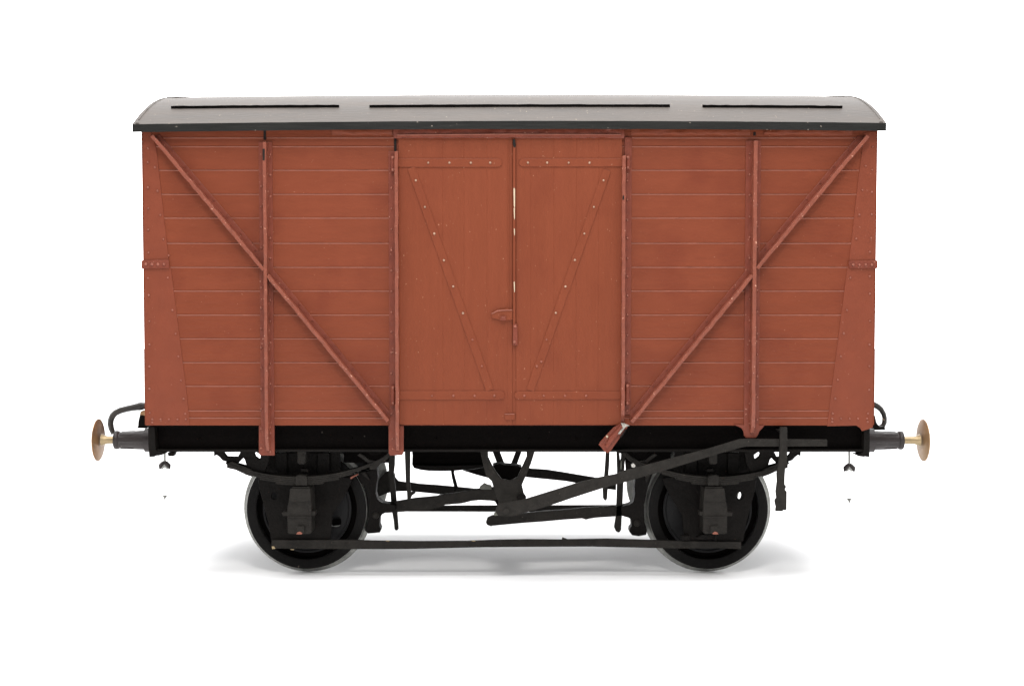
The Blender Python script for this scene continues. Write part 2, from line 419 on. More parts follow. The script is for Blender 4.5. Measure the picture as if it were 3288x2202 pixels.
# the broken, bent foot of the right-hand door post
q = MB()
bent = Z(4, [(1075, 275), (1090, 245), (1140, 190), (1225, 100), (1300, 62), (1372, 80), (1335, 150), (1290, 200), (1240, 270), (1200, 330), (1165, 358), (1130, 342), (1100, 300)])
q.prism(bent, -.30, -.22, M['iron'])
q.prism(Z(4, [(1190, 200), (1300, 80), (1330, 90), (1215, 235), (1160, 310), (1140, 290)]), -.42, -.295, M['iron'])
q.prism(Z(4, [(1300, 58), (1335, 62), (1385, 82), (1345, 96), (1318, 130), (1290, 165), (1270, 165), (1280, 145), (1318, 105)]), -.46, -.31, M['torn'])
q.prism(Z(4, [(1146, 190), (1158, 178), (1170, 192), (1160, 206)]), -.33, -.29, M['bare'])
q.prism(Z(4, [(1290, 196), (1345, 118), (1352, 126), (1300, 204)]), -.34, -.29, M['chip'])
q.build('bent_bracket', wagon, bevel=.015, label='bent and torn red bracket hanging off the right-hand door post')

# ------------------------------------------------------------------ diagonal braces (angle section)
def brace(web, up, chipsm=()):
    """web = two photo points of the projecting leg, up = two points of the flat leg's upper edge"""
    q = MB()
    a, c = [P(*p, -.33) for p in web]
    base = []
    for p in web: base.append(P(*p, -.33))
    ua, uc = [P(*p, -.045) for p in up]
    # flat leg: from web line to upper edge
    wa = Vector((a.x, -.045, a.z)); wc = Vector((c.x, -.045, c.z))
    vs = []
    for y in (-.045, .02):
        vs += [(wa.x, y, wa.z), (wc.x, y, wc.z), (uc.x, y, uc.z), (ua.x, y, ua.z)]
    q.add(vs, [(0, 1, 2, 3), (7, 6, 5, 4), (0, 4, 5, 1), (1, 5, 6, 2), (2, 6, 7, 3), (3, 7, 4, 0)], M['iron'])
    t = (c - a).normalized(); nrm = Vector((-t.z, 0, t.x))
    if nrm.z < 0: nrm = -nrm
    n = 26; vs = []
    for i in range(n + 1):
        p = a + (c - a) * i / n; e = random.uniform(-.01, .01)
        yf = -.33 + random.uniform(-.012, .012)
        k0 = p - nrm * (.055 + e); k1 = p + nrm * (.055 - e)
        vs += [(k0.x, yf, k0.z), (k1.x, yf, k1.z), (k1.x, -.03, k1.z), (k0.x, -.03, k0.z)]
    fs = [(4 * i + j, 4 * i + (j + 1) % 4, 4 * i + 4 + (j + 1) % 4, 4 * i + 4 + j) for i in range(n) for j in range(4)] + [(3, 2, 1, 0), (4 * n, 4 * n + 1, 4 * n + 2, 4 * n + 3)]
    q.add(vs, fs, M['edge'])
    L = (c - a).length; m = int(L / .62)
    for i in range(1, m):
        p = wa + (wc - wa) * (i / m) + nrm * .17
        q.rivet((p.x, -.045, p.z), M['iron'], r=.03, h=.03)
    return q.build('diagonal_brace', wagon)
B = [brace(((487, 436), (846, 867)), ((513, 432), (842, 818))),
     brace(((858, 884), (1246, 1352)), ((870, 858), (1260, 1331))),
     brace(((2788, 436), (2432, 862)), ((2754, 438), (2434, 818))),
     brace(((2417, 884), (2028, 1356)), ((2412, 848), (2022, 1322)))]
for o in B: mirror(o, wagon)

# ------------------------------------------------------------------ doors
def door(x0, x1, joints, straps, diag, side):
    q = MB()
    a = P(x0, 900, -.12).x; c = P(x1, 900, -.12).x
    z0 = P(0, 1363, -.12).z; z1 = ZT
    js = sorted(P(x, 900, -.12).x for x in joints)
    # board face with faint vertical V joints
    prof = [(a, 0)]
    for x in js: prof += [(x - .012, 0), (x, .006), (x + .008, -.004), (x + .018, 0)]
    prof += [(c, 0)]
    n = len(prof)
    vs = [(x, -.12 + d, z) for z in (z0, z1) for x, d in prof] + [(a, .02, z0), (c, .02, z0), (a, .02, z1), (c, .02, z1)]
    fs = [(i, i + 1, n + i + 1, n + i) for i in range(n - 1)]
    fs += [(0, n, 2 * n + 2, 2 * n), (n - 1, 2 * n + 1, 2 * n + 3, 2 * n - 1), tuple(range(n - 1, -1, -1)) + (2 * n, 2 * n + 1), tuple(range(n, 2 * n)) + (2 * n + 3, 2 * n + 2)]
    q.add(vs, fs, M['door'])
    d = q.build('door', wagon, bevel=.006)
    for (sx0, sx1, sy0, sy1, rv, ry) in straps:
        k = MB()
        yt = -.152
        r = (sy1 - sy0) / 2
        if side < 0: pts = [(sx0, sy0), (sx1 - r, sy0)] + [(sx1 - r + r * math.sin(t), (sy0 + sy1) / 2 - r * math.cos(t)) for t in (.5, 1.05, 1.57, 2.1, 2.64)] + [(sx1 - r, sy1), (sx0, sy1)]
        else: pts = [(sx1, sy0), (sx0 + r, sy0)] + [(sx0 + r - r * math.sin(t), (sy0 + sy1) / 2 - r * math.cos(t)) for t in (.5, 1.05, 1.57, 2.1, 2.64)] + [(sx0 + r, sy1), (sx1, sy1)]
        k.prism(pts, yt, -.115, M['door'])
        k.rivets([(x, ry) for x in rv], yt, M['door'], r=.038, top=M['rub'] if ry < 900 else M['worn'])
        k.build('hinge_strap', d, bevel=.016)
    k = MB(); (ax, ay), (bx, by) = diag[0], diag[1]
    L = math.hypot(bx - ax, by - ay); nx, ny = -(by - ay) / L * 13, (bx - ax) / L * 13
    k.prism([(ax + nx, ay + ny), (bx + nx, by + ny), (bx - nx, by - ny), (ax - nx, ay - ny)], -.148, -.115, M['door'])
    for i, (x, y) in enumerate(diag[2]): k.rivet(P(x, y, -.148), M['door'], r=.038, top=M['rub'] if i < 6 else M['worn'])
    k.build('diagonal_strap', d, bevel=.012)
    return d
DL = door(1281, 1645, (1422, 1490, 1564, 1629), [(1276, 1612, 509, 537, Z(8, [(392, 0)])[0:1] and [1375, 1443, 1512, 1574], 523),
     (1274, 1622, 1255, 1283, [1387, 1456, 1524, 1587], 1270)],
     ((1320, 539), (1573, 1253), Z(8, [(303, 716), (368, 907), (436, 1098), (505, 1290), (572, 1478)]) + Z(13, [(572, 268), (642, 460), (710, 650), (778, 840)])[1:]), -1)
DR = door(1657, 1996, (1704, 1778, 1850, 1921), [(1666, 2006, 509, 536, [1695, 1757, 1826, 1893], 523),
     (1652, 2008, 1256, 1282, [1684, 1746, 1814, 1882], 1270)],
     ((1950, 546), (1702, 1253), Z(8, [(1653, 716), (1583, 907), (1515, 1098), (1447, 1288), (1379, 1478)]) + Z(13, [(1310, 458), (1243, 650), (1173, 840), (1205, 808)])), 1)
q = MB()                                         # left door's closing strip with the paint rubbed off in places
a, c = P(1645, 900, -.12).x, P(1657, 900, -.12).x
q.box(a, c, -.10, .02, P(0, 1363, -.1).z, ZT, M['door'])
a, c = P(1647.5, 900, -.2).x, P(1655, 900, -.2).x
q.box(a, c, -.2, -.1, P(0, 1060, -.2).z, P(0, 447, -.2).z, M['door'])
a2, c2 = P(1633, 900, -.13).x, P(1636, 900, -.13).x
q.box(a2, c2, -.135, -.11, P(0, 1000, -.13).z, P(0, 447, -.13).z, M['door'])
for (x0, x1, y0, y1) in ((1648.5, 1653.8, 603, 668), (1649.3, 1653.3, 666, 706), (1649.8, 1653.2, 733, 758), (1649.3, 1653.2, 903, 940)):
    p0 = P(x0, y1, -.215); p1_ = P(x1, y0, -.215)
    q.prism([(x0, y0 + 4), ((x0 + x1) / 2, y0), (x1, y0 + 4), (x1, y1 - 5), (x1 - 1.5, y1), (x0 + 1.2, y1 - 8)], -.215, -.195, M['bare'])
q.prism([(1647, 449), (1650, 446), (1655, 450), (1656, 470), (1653, 475), (1649, 472), (1646, 462)], -.212, -.19, M['chip'])
CS = q.build('closing_strip', DL, bevel=.006)
q = MB()                                         # latch
q.prism(Z(13, [(845, 460), (860, 455), (890, 438), (940, 434), (950, 424), (968, 424), (975, 432), (998, 432), (998, 508), (950, 512), (908, 510), (880, 500), (850, 495)]), -.20, -.115, M['door'])
q.prism(Z(13, [(846, 461), (860, 455), (890, 438), (940, 436), (996, 434), (996, 441), (940, 443), (893, 446), (862, 462), (848, 467)]), -.225, -.19, M['worn'])
q.prism(Z(13, [(910, 482), (950, 482), (950, 512), (910, 512)]), -.26, -.19, M['iron'])
q.prism(Z(13, [(918, 490), (943, 490), (943, 494), (918, 494)]), -.27, -.25, M['worn'])
q.build('latch', DL, bevel=.014)
q = MB()
q.prism(Z(13, [(1002, 545), (1010, 538), (1025, 538), (1034, 546), (1034, 690), (1000, 690)]), -.22, -.115, M['iron'])
q.rivets(Z(13, [(1017, 556), (1012, 667)]), -.22, M['iron'], r=.05, top=M['worn'])
q.build('drop_bolt', DL, bevel=.016)
q = MB(); q.prism(Z(13, [(940, 1184), (1014, 1184), (1014, 1226), (944, 1228)]), -.16, -.115, M['door']); q.prism(Z(13, [(940, 1183), (1014, 1183), (1014, 1188), (940, 1188)]), -.175, -.115, M['worn'])
q.build('catch_plate', DL, bevel=.01)
for o in (DL, DR): mirror(o, wagon)

# ------------------------------------------------------------------ roof
XR0, XR1 = -11.85, 11.975
def roof_z(x): return 14.955 - .085 * ((x - .1) / 12) ** 2 + .02 * x / 12
q = MB(); nx = 60; ny = 36; TH_ = .25
ys = [-OH + (YF + 2 * OH) * j / ny for j in range(ny + 1)]
vs = []
for i in range(nx + 1):
    x = XR0 + (XR1 - XR0) * i / nx
    z = roof_z(x)
    for y in ys: vs.append((x, y, z + arc(y) + random.uniform(-.003, .003)))
    for y in ys: vs.append((x, y, z + arc(y) - TH_ - (.008 * random.random() if y in (ys[0], ys[-1]) else 0)))
st = 2 * (ny + 1); fs = []; ms = []
o = 0; q.add(vs, [], M['roof']); kf = q.mi(M['fascia'])
for i in range(nx):
    for j in range(ny):
        a = i * st + j; q.f.append([a, a + st, a + st + 1, a + 1]); q.m.append(0)
        a = i * st + ny + 1 + j; q.f.append([a, a + 1, a + st + 1, a + st]); q.m.append(kf)
    for j in (0, ny):
        a = i * st + j; q.f.append([a, a + ny + 1, a + ny + 1 + st, a + st]); q.m.append(kf)
for i in (0, nx):
    for j in range(ny):
        a = i * st + j; q.f.append([a, a + 1, a + ny + 2, a + ny + 1]); q.m.append(kf)
# thin raised rim along both ends, with a few blobs of dried paint
for xe, s_ in ((XR0, 1), (XR1, -1)):
    pts = [(xe + s_ * .12, y, roof_z(xe) + arc(y) + .006 + random.uniform(0, .012)) for y in ys[1:-1]]
    q.tube(pts, .016, M['roof'], seg=6)
    q.tube([(xe + s_ * (.1 + .05 * k), -OH + .05 + .01 * k, roof_z(xe) + .03) for k in range(3)], .045, M['roof'], seg=8)
    q.tube([(xe + s_ * (.15 + .28 * k), 3.3 + .05 * k, roof_z(xe) + arc(3.5) + .0) for k in range(4)], .045, M['roof'], seg=8, rs=[.012, .022, .02, .008])
roof = q.build('roof', wagon, bevel=0, smooth=True, angle=35)
def proj(p):
    c, s = math.cos(TH), math.sin(TH); dy = p[1] + D; dz = p[2] - ZC
    return 1629 + F * p[0] / (dy * c - dz * s), 1101 - F * (dy * s + dz * c) / (dy * c - dz * s)
for (xa, ya, xb, yb) in ((549, 347, 1088, 341), (1186, 342, 2151, 342), (2257, 343, 2705, 350)):
    ends = []
    for px, py in ((xa, ya), (xb, yb)):
        best = min(((abs(proj((0, y, 14.975 + arc(y) - (.085 if px < 700 or px > 2600 else .0)))[1] - py), y) for y in [.0 + i * .02 for i in range(150)]))
        ends.append(best[1])
    q = MB(); n = 30; vs = []
    for i in range(n + 1):
        t = i / n; y = ends[0] + (ends[1] - ends[0]) * t
        x = P(xa + (xb - xa) * t, 342, y).x; z = roof_z(x) + arc(y)
        e = random.uniform(-.006, .006)
        vs += [(x, y, z - .05), (x, y - .02, z + .085 + e), (x, y + .12, z + .105 + e), (x, y + .14, z - .02)]
    q.add(vs, [(4 * i + j, 4 * i + (j + 1) % 4, 4 * i + 4 + (j + 1) % 4, 4 * i + 4 + j) for i in range(n) for j in range(4)] + [(3, 2, 1, 0), (4 * n, 4 * n + 1, 4 * n + 2, 4 * n + 3)], M['black'])
    rs_ = q.build('rain_strip', roof, bevel=.01)
    c_ = rs_.copy(); C.objects.link(c_); c_.parent = roof; c_.scale = (1, -1, 1); c_.location = (0, YF, 0)

# ------------------------------------------------------------------ underframe
zs0 = P(0, 1450, .18).z; zs1 = ZB + .02
xs0, xs1 = P(480, 1400, .18).x, P(2790, 1400, .18).x
q = MB()
q.box(xs0, xs1, .42, .55, zs0 + .02, zs1, M['black'])
q.box(xs0 + .02, xs1 - .02, .16, .45, zs0, zs0 + .075, M['dull'])
q.box(xs0 + .02, xs1 - .02, .20, .45, zs1 - .10, zs1 + .03, M['black'])
q.rivets([(x, 1408) for x in (640, 1130, 1400, 1700, 1850)], .42, M['black'], r=.05)
SB = q.build('solebar', wagon); mirror(SB, wagon)
q = MB(); q.box(X0 + .15, X1 - .15, .5, YF - .5, ZB - .08, ZB + .06, M['black']); q.build('floor', wagon, bevel=0)
for xx in (-9.2, -3.2, 3.2, 9.2):
    q = MB(); q.box(xx - .15, xx + .15, .55, YF - .55, zs0 + .05, ZB - .08, M['black']); q.build('cross_bearer', wagon)
# headstocks
q = MB(); q.prism([(475, 1369), (496, 1369), (500, 1452), (496, 1466), (479, 1467), (476, 1430)], .10, YF - .10, M['dull']); HS = q.build('headstock', wagon)
q = MB(); q.prism([(2775, 1374), (2793, 1376), (2792, 1467), (2775, 1465), (2764, 1460), (2773, 1450)], .10, YF - .10, M['dull']); HS2 = q.build('headstock', wagon)
q = MB(); q.prism(Z(1, [(555, 485), (660, 505), (640, 518), (600, 528), (555, 532)]), .12, .5, M['dull'])
q.prism(Z(1, [(672, 505), (735, 505), (722, 535), (680, 533)]), .3, .6, M['dull']); q.build('corner_gusset', wagon)
q = MB(); q.prism(Z(6, [(1075, 618), (1180, 618), (1180, 648), (1120, 640)]), .12, .5, M['dull']); q.build('corner_gusset', wagon)

# buffers
def buffer(x0, sg, px_head, px_stem, px_shank, cy, mh):
    c = P(px_shank[1], cy, 1.52); zc = c.z; y = 1.52
    f = lambda px: P(px, cy, y).x
    q = MB()
    xa, xb = f(px_shank[0]), f(px_shank[1])       # xa outer end, xb at the headstock
    L = abs(xa - xb)
    prof = [(0, .17), (0, .30), (.05, .315), (.13, .30), (.16, .27), (L * .55, .275), (L * .6, .30), (L - .12, .32), (L - .1, .40), (L + .15, .40)]
    q.lathe(prof, (xa, y, zc), (-sg, 0, 0), M['shank'], seg=32)
    for k in range(6):
        a = k * math.pi / 3 + .2
        q.tube([(xa - sg * .2, y + .27 * math.cos(a), zc + .27 * math.sin(a)), (xa - sg * (L - .1), y + .3 * math.cos(a), zc + .3 * math.sin(a))], .03, M['shank'], seg=6)
    sh = q.build('buffer', wagon, bevel=0, smooth=True)
    q = MB(); xh = f(px_head)
    ls = abs(xa - xh)
    q.lathe([(0, .12), (ls - .2, .125), (ls - .08, .16), (ls, .2)], (xa - sg * .05, y, zc), (sg, 0, 0), M['brass2'], seg=24)
    q.build('buffer_stem', sh, bevel=0, smooth=True)
    q = MB()
    q.lathe([(0, .14), (.02, .3), (.035, .66), (.055, .70), (.075, .70), (.10, .64), (.14, .35), (.155, .001)], (xh, y, zc), (sg, 0, 0), mh, seg=56)
    q.build('buffer_head', sh, bevel=0, smooth=True)
    return sh
bl = buffer(0, -1, 322, 370, (370, 478), 1412, M['brass'])
br = buffer(0, 1, 2958, 2897, (2897, 2793), 1413, M['brass_pale'])
for o in (bl, br): mirror(o, wagon)

# brake hoses and the brackets behind them
q = MB()
hl = W(Z(1, [(500, 112), (470, 112), (430, 118), (380, 127), (330, 137), (280, 150), (240, 168), (212, 195), (198, 230), (195, 265), (202, 300), (214, 330), (222, 345)]), 2.6)
q.tube(hl, .1, M['hose'], seg=12, rs=[.1, .12, .125, .11, .105, .108, .105, .108, .104, .1, .095, .085, .08])
a = P(*Z(1, [(432, 118)])[0], 2.6); q.tube([a, a + Vector((.12, 0, .02))], .135, M['hose'], seg=12)
q.build('brake_hose', wagon, bevel=0, smooth=True)
q = MB()
hr = W(Z(6, [(1230, 110), (1275, 122), (1310, 140), (1345, 170), (1370, 210), (1382, 255), (1380, 300), (1365, 335), (1330, 350), (1270, 345)]), 3.2)
q.tube(hr, .09, M['hose'], seg=12, rs=[.1, .1, .1, .09, .085, .08, .085, .085, .08, .08])
q.build('brake_hose', wagon, bevel=0, smooth=True)
q = MB(); q.prism(Z(1, [(500, 150), (450, 155), (440, 190), (428, 240), (424, 290), (400, 298), (500, 300)]), 2.4, 3.0, M['dull']); q.prism(Z(1, [(500, 148), (470, 150), (445, 160), (440, 192), (462, 190), (500, 200)]), 2.3, 2.5, M['brass']); q.build('coupling_hook', wagon, bevel=.03)
q = MB(); q.prism(Z(6, [(1230, 230), (1285, 230), (1300, 300), (1330, 345), (1385, 345), (1390, 375), (1230, 380)]), 2.6, 3.0, M['dull']); q.build('coupling_hook', wagon, bevel=.02)

# little wire couplings under each end
def coupling(x, ytop, yfork, ydot):
    y = 5.3
    q = MB(); a = P(x, 1440, y); b_ = P(x, yfork, y)
    q.tube([a, b_], .04, M['steel'], seg=8)
    for sg in (-1, 1):
        pts = [P(x, yfork - 3, y), P(x + sg * 6, yfork + 2, y), P(x + sg * 13, yfork + 9, y), P(x + sg * 16, yfork + 19, y)]
        q.tube(pts, .05, M['shank'], seg=8, rs=[.07, .09, .09, .03])
        q.tube([P(x, yfork + 4, y), P(x + sg * 6, yfork + 12, y), P(x + sg * 9, yfork + 19, y)], .05, M['steel'], seg=8, rs=[.06, .06, .02])
    o_ = q.build('wire_coupling', wagon, bevel=0, smooth=True)
    k = MB(); k.tube([P(x, yfork + 6, y + .4), P(x, ydot, y + .4)], .012, M['ground'], seg=6)
    k.tube([P(x - 11, ydot - 6, y + .4), P(x - 4, ydot - 2, y + .4), P(x, ydot + 4, y + .4), P(x + 4, ydot - 2, y + .4), P(x + 11, ydot - 6, y + .4)], .03, M['steel'], seg=6, rs=[.01, .03, .07, .03, .01])
    k.tube([P(x, ydot - 5, y + .4), P(x, ydot + 10, y + .4)], .04, M['steel'], seg=6, rs=[.05, .02])
    k.build('wire_drop_link', o_, bevel=0, smooth=True)
coupling(529, 1455, 1486, 1594); coupling(2727, 1455, 1494, 1604)

# ------------------------------------------------------------------ wheels
AX, WZ = 6.80, 2.205
def wheel(sg, angles):
    root = bpy.data.objects.new('wheel', None); C.objects.link(root); root.parent = wagon
    cx = sg * AX; y = 2.0; c = (cx, y, WZ)
    q = MB()                                     # tyre ring: painted face, bright tread and flange
    prof = [(0.0, 1.70), (-.02, 1.74), (-.02, 2.00), (.0, 2.025), (.02, 2.035), (.26, 2.045), (.33, 2.08), (.37, 2.18), (.42, 2.205), (.48, 2.18), (.52, 2.0), (.52, 1.70), (0.0, 1.70)]
    q.lathe(prof, c, (0, 1, 0), M['tyre'], seg=96, mt2=[M['tyre']] * 3 + [M['steel']] * 8 + [M['tyre']] * 2)
    q.build('tyre', root, bevel=0, smooth=True, angle=30)
    q = MB()                                     # dished disc with round holes, set in from the tyre by a deep groove
    ring = lambda r, ox=0, oz=0, n=72: [(cx + ox + r * math.cos(2 * math.pi * i / n), WZ + oz + r * math.sin(2 * math.pi * i / n)) for i in range(n)]
    hs = [ring(.2, 1.06 * math.cos(math.radians(a)), 1.06 * math.sin(math.radians(a)), 18) for a in angles]
    q.prism(ring(1.50), y + .16, y + .30, M['disc'], holes=hs, world=True)
    q.lathe([(0, 1.40), (-.03, 1.44), (.0, 1.505), (.14, 1.51), (.14, 1.40), (0, 1.40)], (cx, y + .13, WZ), (0, 1, 0), M['disc'], seg=72)
    q.lathe([(.36, 1.48), (.36, 1.74), (.44, 1.74), (.44, 1.48), (.36, 1.48)], (cx, y, WZ), (0, 1, 0), M['black'], seg=72)
    q.lathe([(0, .0001), (0, .38), (.18, .46), (.18, .0001)], (cx, y - .0, WZ), (0, 1, 0), M['disc'], seg=40)
    q.build('wheel_disc', root, bevel=0, smooth=True, angle=35)
    return root
for WH in (wheel(-1, (-25, 209, 92)), wheel(1, (25, 145, 265))):
    mirror(WH, wagon, False, True)
for sx in (-1, 1):
    q = MB(); q.tube([(sx * AX, .9, WZ), (sx * AX, 1.9, WZ), (sx * AX, 2.1, WZ), (sx * AX, YF - 2.1, WZ), (sx * AX, YF - 1.9, WZ), (sx * AX, YF - .9, WZ)], .2, M['dull'], seg=20, rs=[.1, .1, .2, .2, .1, .1])
    q.build('axle', wagon, bevel=0, smooth=True)

# ------------------------------------------------------------------ axle guards, boxes, springs and hangers (left ones traced, the rest mirrored)
q = MB()
hole = [(630 + 33 * math.cos(t * .785), 662 + 38 * math.sin(t * .785)) for t in range(8)]
q.prism(Z(2, [(500, 150), (640, 150), (640, 470), (760, 470), (760, 230), (1060, 230), (1060, 470), (1190, 470), (1190, 150), (1290, 150), (1300, 470), (1410, 490), (1390, 560), (1330, 680), (1215, 850), (1195, 1120), (1060, 1120), (760, 1120), (600, 1120), (570, 930), (480, 600), (470, 500)]),
        1.50, 1.60, M['dull'], holes=[Z(2, hole)])
q.prism(Z(2, [(640, 230), (755, 230), (755, 470), (640, 470)]), 1.35, 1.5, M['dull'])
q.prism(Z(2, [(1065, 230), (1185, 230), (1185, 470), (1065, 470)]), 1.35, 1.5, M['dull'])
AG = q.build('axle_guard', wagon, bevel=.015)
q = MB()
q.prism(Z(2, [(812, 572), (975, 570), (992, 590), (1001, 720), (1004, 830), (1002, 1036), (982, 1046), (782, 1046), (766, 1032), (762, 860), (762, 780), (776, 720), (790, 620)]), .62, 1.52, M['gear'])
q.prism(Z(2, [(790, 590), (990, 590), (998, 716), (775, 722)]), .56, .63, M['gear'])
q.prism(Z(2, [(706, 832), (770, 822), (1000, 818), (1042, 820), (1040, 862), (1000, 868), (716, 866)]), .72, 1.1, M['gear'])
q.prism(Z(2, [(1003, 820), (1040, 822), (1038, 860), (1003, 862)]), .66, .8, M['gear'])
q.prism(Z(2, [(770, 868), (1000, 868), (1000, 880), (770, 880)]), .58, .64, M['gear'])
q.prism(Z(2, [(856, 968), (930, 968), (930, 1044), (856, 1044)]), .52, .64, M['gear'])
q.prism(Z(2, [(862, 1030), (886, 1022), (912, 1040), (905, 1050), (850, 1050)]), .50, .54, M['worn'])
AB = q.build('axle_box', wagon, bevel=.03)
# leaf spring: five leaves, each an arc
q = MB(); cx = P(962, 1500, .8).x
zc0 = P(962, 1380 + 468 / 3.1367, .8).z
def leaf(half, ztop_off, th, y0, y1):
    n = 24; vs = []
    for i in range(n + 1):
        x = -half + 2 * half * i / n
        z = zc0 + .47 * (x / 2.4) ** 2 - ztop_off
        vs += [(cx + x, y0, z), (cx + x, y1, z), (cx + x, y1, z - th), (cx + x, y0, z - th)]
    q.add(vs, [(4 * i + j, 4 * i + (j + 1) % 4, 4 * i + 4 + (j + 1) % 4, 4 * i + 4 + j) for i in range(n) for j in range(4)] + [(3, 2, 1, 0), (4 * n, 4 * n + 1, 4 * n + 2, 4 * n + 3)], M['gear'])
for i, hf in enumerate((2.42, 2.36, 1.75, 1.3, .78)): leaf(hf, i * .058, .052, .72 + .006 * i, 1.12)
SP = q.build('leaf_spring', wagon, bevel=.008)
k = MB(); k.prism(Z(2, [(850, 458), (890, 450), (945, 458), (960, 480), (960, 560), (845, 560), (842, 480)]), .62, 1.2, M['gear'])
k.prism(Z(2, [(862, 200), (945, 200), (945, 330), (925, 346), (880, 346), (862, 330)]), .8, 1.1, M['gear'])
k.prism(Z(2, [(900, 388), (965, 390), (970, 425), (895, 425)]), .85, 1.1, M['dull'])
k.build('spring_buckle', SP, bevel=.03)
q = MB()
q.prism(Z(2, [(20, 205), (22, 262), (50, 252), (80, 275), (105, 305), (145, 318), (152, 345), (152, 380), (240, 402), (345, 450), (400, 470), (520, 440), (570, 330), (590, 205)]),
        .86, 1.05, M['dull'], holes=[Z(2, [(117, 224), (288, 222), (262, 272), (150, 268)]), Z(2, [(262, 336), (316, 280), (332, 300), (349, 361)]), Z(2, [(427, 235), (450, 222), (508, 262), (475, 294), (438, 268)])])
q.prism(Z(2, [(150, 335), (205, 318), (400, 400), (400, 470), (345, 452), (240, 402), (152, 382)]), .74, .88, M['gear'])
H1 = q.build('spring_hanger', wagon, bevel=.015)
q = MB()
q.prism(Z(2, [(1465, 252), (1495, 234), (1540, 262), (1585, 300), (1650, 312), (1720, 275), (1780, 225), (1850, 225), (1800, 262), (1750, 310), (1700, 340), (1650, 395), (1590, 402), (1585, 350), (1560, 322)]), .80, .98, M['gear'])
q.prism(Z(2, [(1560, 215), (1720, 215), (1700, 245), (1600, 262)]), .8, 1.0, M['black'])
q.prism(Z(2, [(1330, 215), (1800, 215), (1780, 330), (1330, 330)]), 1.7, 1.8, M['black'])
H2 = q.build('spring_hanger', wagon, bevel=.015)
for o in (AG, AB, SP, H1, H2):
    for fx, fy in ((1, 0), (0, 1), (1, 1)): mirror(o, wagon, bool(fx), bool(fy))

# tie bars between the axle guards
def strip(top, bot, y0, y1, mt, name, parent=wagon, jag=.6, bevel=.012, extra=None):
    q = MB(); q.prism(top + bot[::-1], y0, y1, mt)
    if extra: extra(q)
    return q.build(name, parent, bevel=bevel)
def ex(q):
    q.prism([(872, 1753), (880, 1753), (884, 1761), (874, 1762)], 1.365, 1.385, M['brass2'])
    for x, y in ((1244, 1734.5), (1520, 1734.5), (938, 1762)): q.prism([(x - 6, y), (x + 7, y + .5), (x + 5, y + 3), (x - 4, y + 2.5)], 1.37, 1.385, M['brass2'])
strip([(872, 1733), (960, 1733), (1130, 1733), (1200, 1735.5), (1350, 1737), (1500, 1736), (1600, 1732.5), (1700, 1731), (1804, 1732), (1806, 1725), (1822, 1731), (1950, 1729), (2080, 1733), (2200, 1737), (2380, 1739)],
      [(872, 1760), (1130, 1762), (1250, 1762), (1350, 1761), (1500, 1757), (1650, 1755), (1900, 1754), (2080, 1758), (2130, 1759), (2180, 1760), (2300, 1759), (2380, 1762)], 1.38, 1.48, M['gear'], 'tie_bar', extra=ex)
strip([(1100, 1624), (1240, 1624), (1500, 1622), (1700, 1622), (2000, 1621), (2110, 1621)],
      [(1100, 1641), (1240, 1641.5), (1500, 1642), (1700, 1642.5), (2000, 1640), (2110, 1640)], 9.25, 9.35, M['gear'], 'tie_bar')

# ------------------------------------------------------------------ brake gear
q = MB()                                          # near V-shaped hanger
q.prism(Z(3, [(1130, 320), (1165, 480), (1195, 590), (1250, 640), (1280, 740), (1310, 830), (1310, 900), (1300, 985), (1500, 985), (1560, 960), (1560, 835), (1500, 835), (1590, 830), (1600, 800), (1575, 765), (1555, 680), (1590, 600), (1645, 470), (1692, 320), (1602, 320), (1602, 395), (1555, 500), (1510, 600), (1430, 635), (1350, 620), (1290, 540), (1255, 480), (1215, 395), (1213, 320)]),
        .75, .9, M['gear'])
q.rivets(Z(3, [(1398, 945)]), .75, M['gear'], r=.07, h=.06)
q.prism(Z(3, [(1502, 795), (1560, 770), (1592, 785), (1597, 830), (1505, 835)]), .6, .8, M['dull'])
q.prism(Z(3, [(1272, 968), (1310, 935), (1330, 985), (1276, 990)]), .55, .8, M['glue'])
q.build('brake_hanger', wagon, bevel=.02)
q = MB()                                          # far one, seen between the arms of the near one
q.prism(Z(3, [(1225, 270), (1260, 345), (1310, 478), (1335, 560), (1400, 620), (1450, 600), (1500, 490), (1552, 345), (1575, 270), (1520, 270), (1492, 345), (1440, 478), (1385, 478), (1334, 345), (1300, 270)]), 9.2, 9.35, M['gear'])
q.build('brake_hanger', wagon, bevel=.015)
q = MB()
q.tube([P(*Z(3, [(1400, 570)])[0], 4.0), P(*Z(3, [(1412, 570)])[0], 6.8)], .33, M['black'], seg=20)
q.prism(Z(3, [(1262, 480), (1320, 468), (1385, 478), (1450, 484), (1520, 490), (1552, 500), (1520, 620), (1420, 660), (1310, 640)]), 3.6, 4.2, M['black'])
q.tube([P(*Z(3, [(1430, 700)])[0], .8), P(*Z(3, [(1430, 700)])[0], 9.2)], .14, M['dull'], seg=14)
q.build('cross_shaft', wagon, bevel=0, smooth=True)
q = MB()                                          # brake lever
q.prism([(1590, 1640), (1602, 1617), (1677, 1605)] + Z(4, [(560, 752), (840, 665), (1060, 608), (1250, 570)]) + Z(5, [(0, 500), (400, 395), (800, 290), (1090, 203), (1160, 200)]) + [(2500, 1410), (2656, 1411), (2656, 1432), (2500, 1433), (2400, 1433)] +
        Z(5, [(1120, 275), (900, 335), (400, 490), (0, 607)]) + Z(4, [(1100, 715), (800, 812), (600, 880), (320, 962), (200, 995), (60, 990)]), -.30, -.18, M['gear'])
LV = q.build('brake_lever', wagon, bevel=.015)
q = MB()
q.tube([P(*Z(4, [(145, 945)])[0], -.36), P(*Z(4, [(145, 945)])[0], .85)], .1, M['gear'], seg=12)
q.build('lever_pivot', LV, bevel=0, smooth=True)
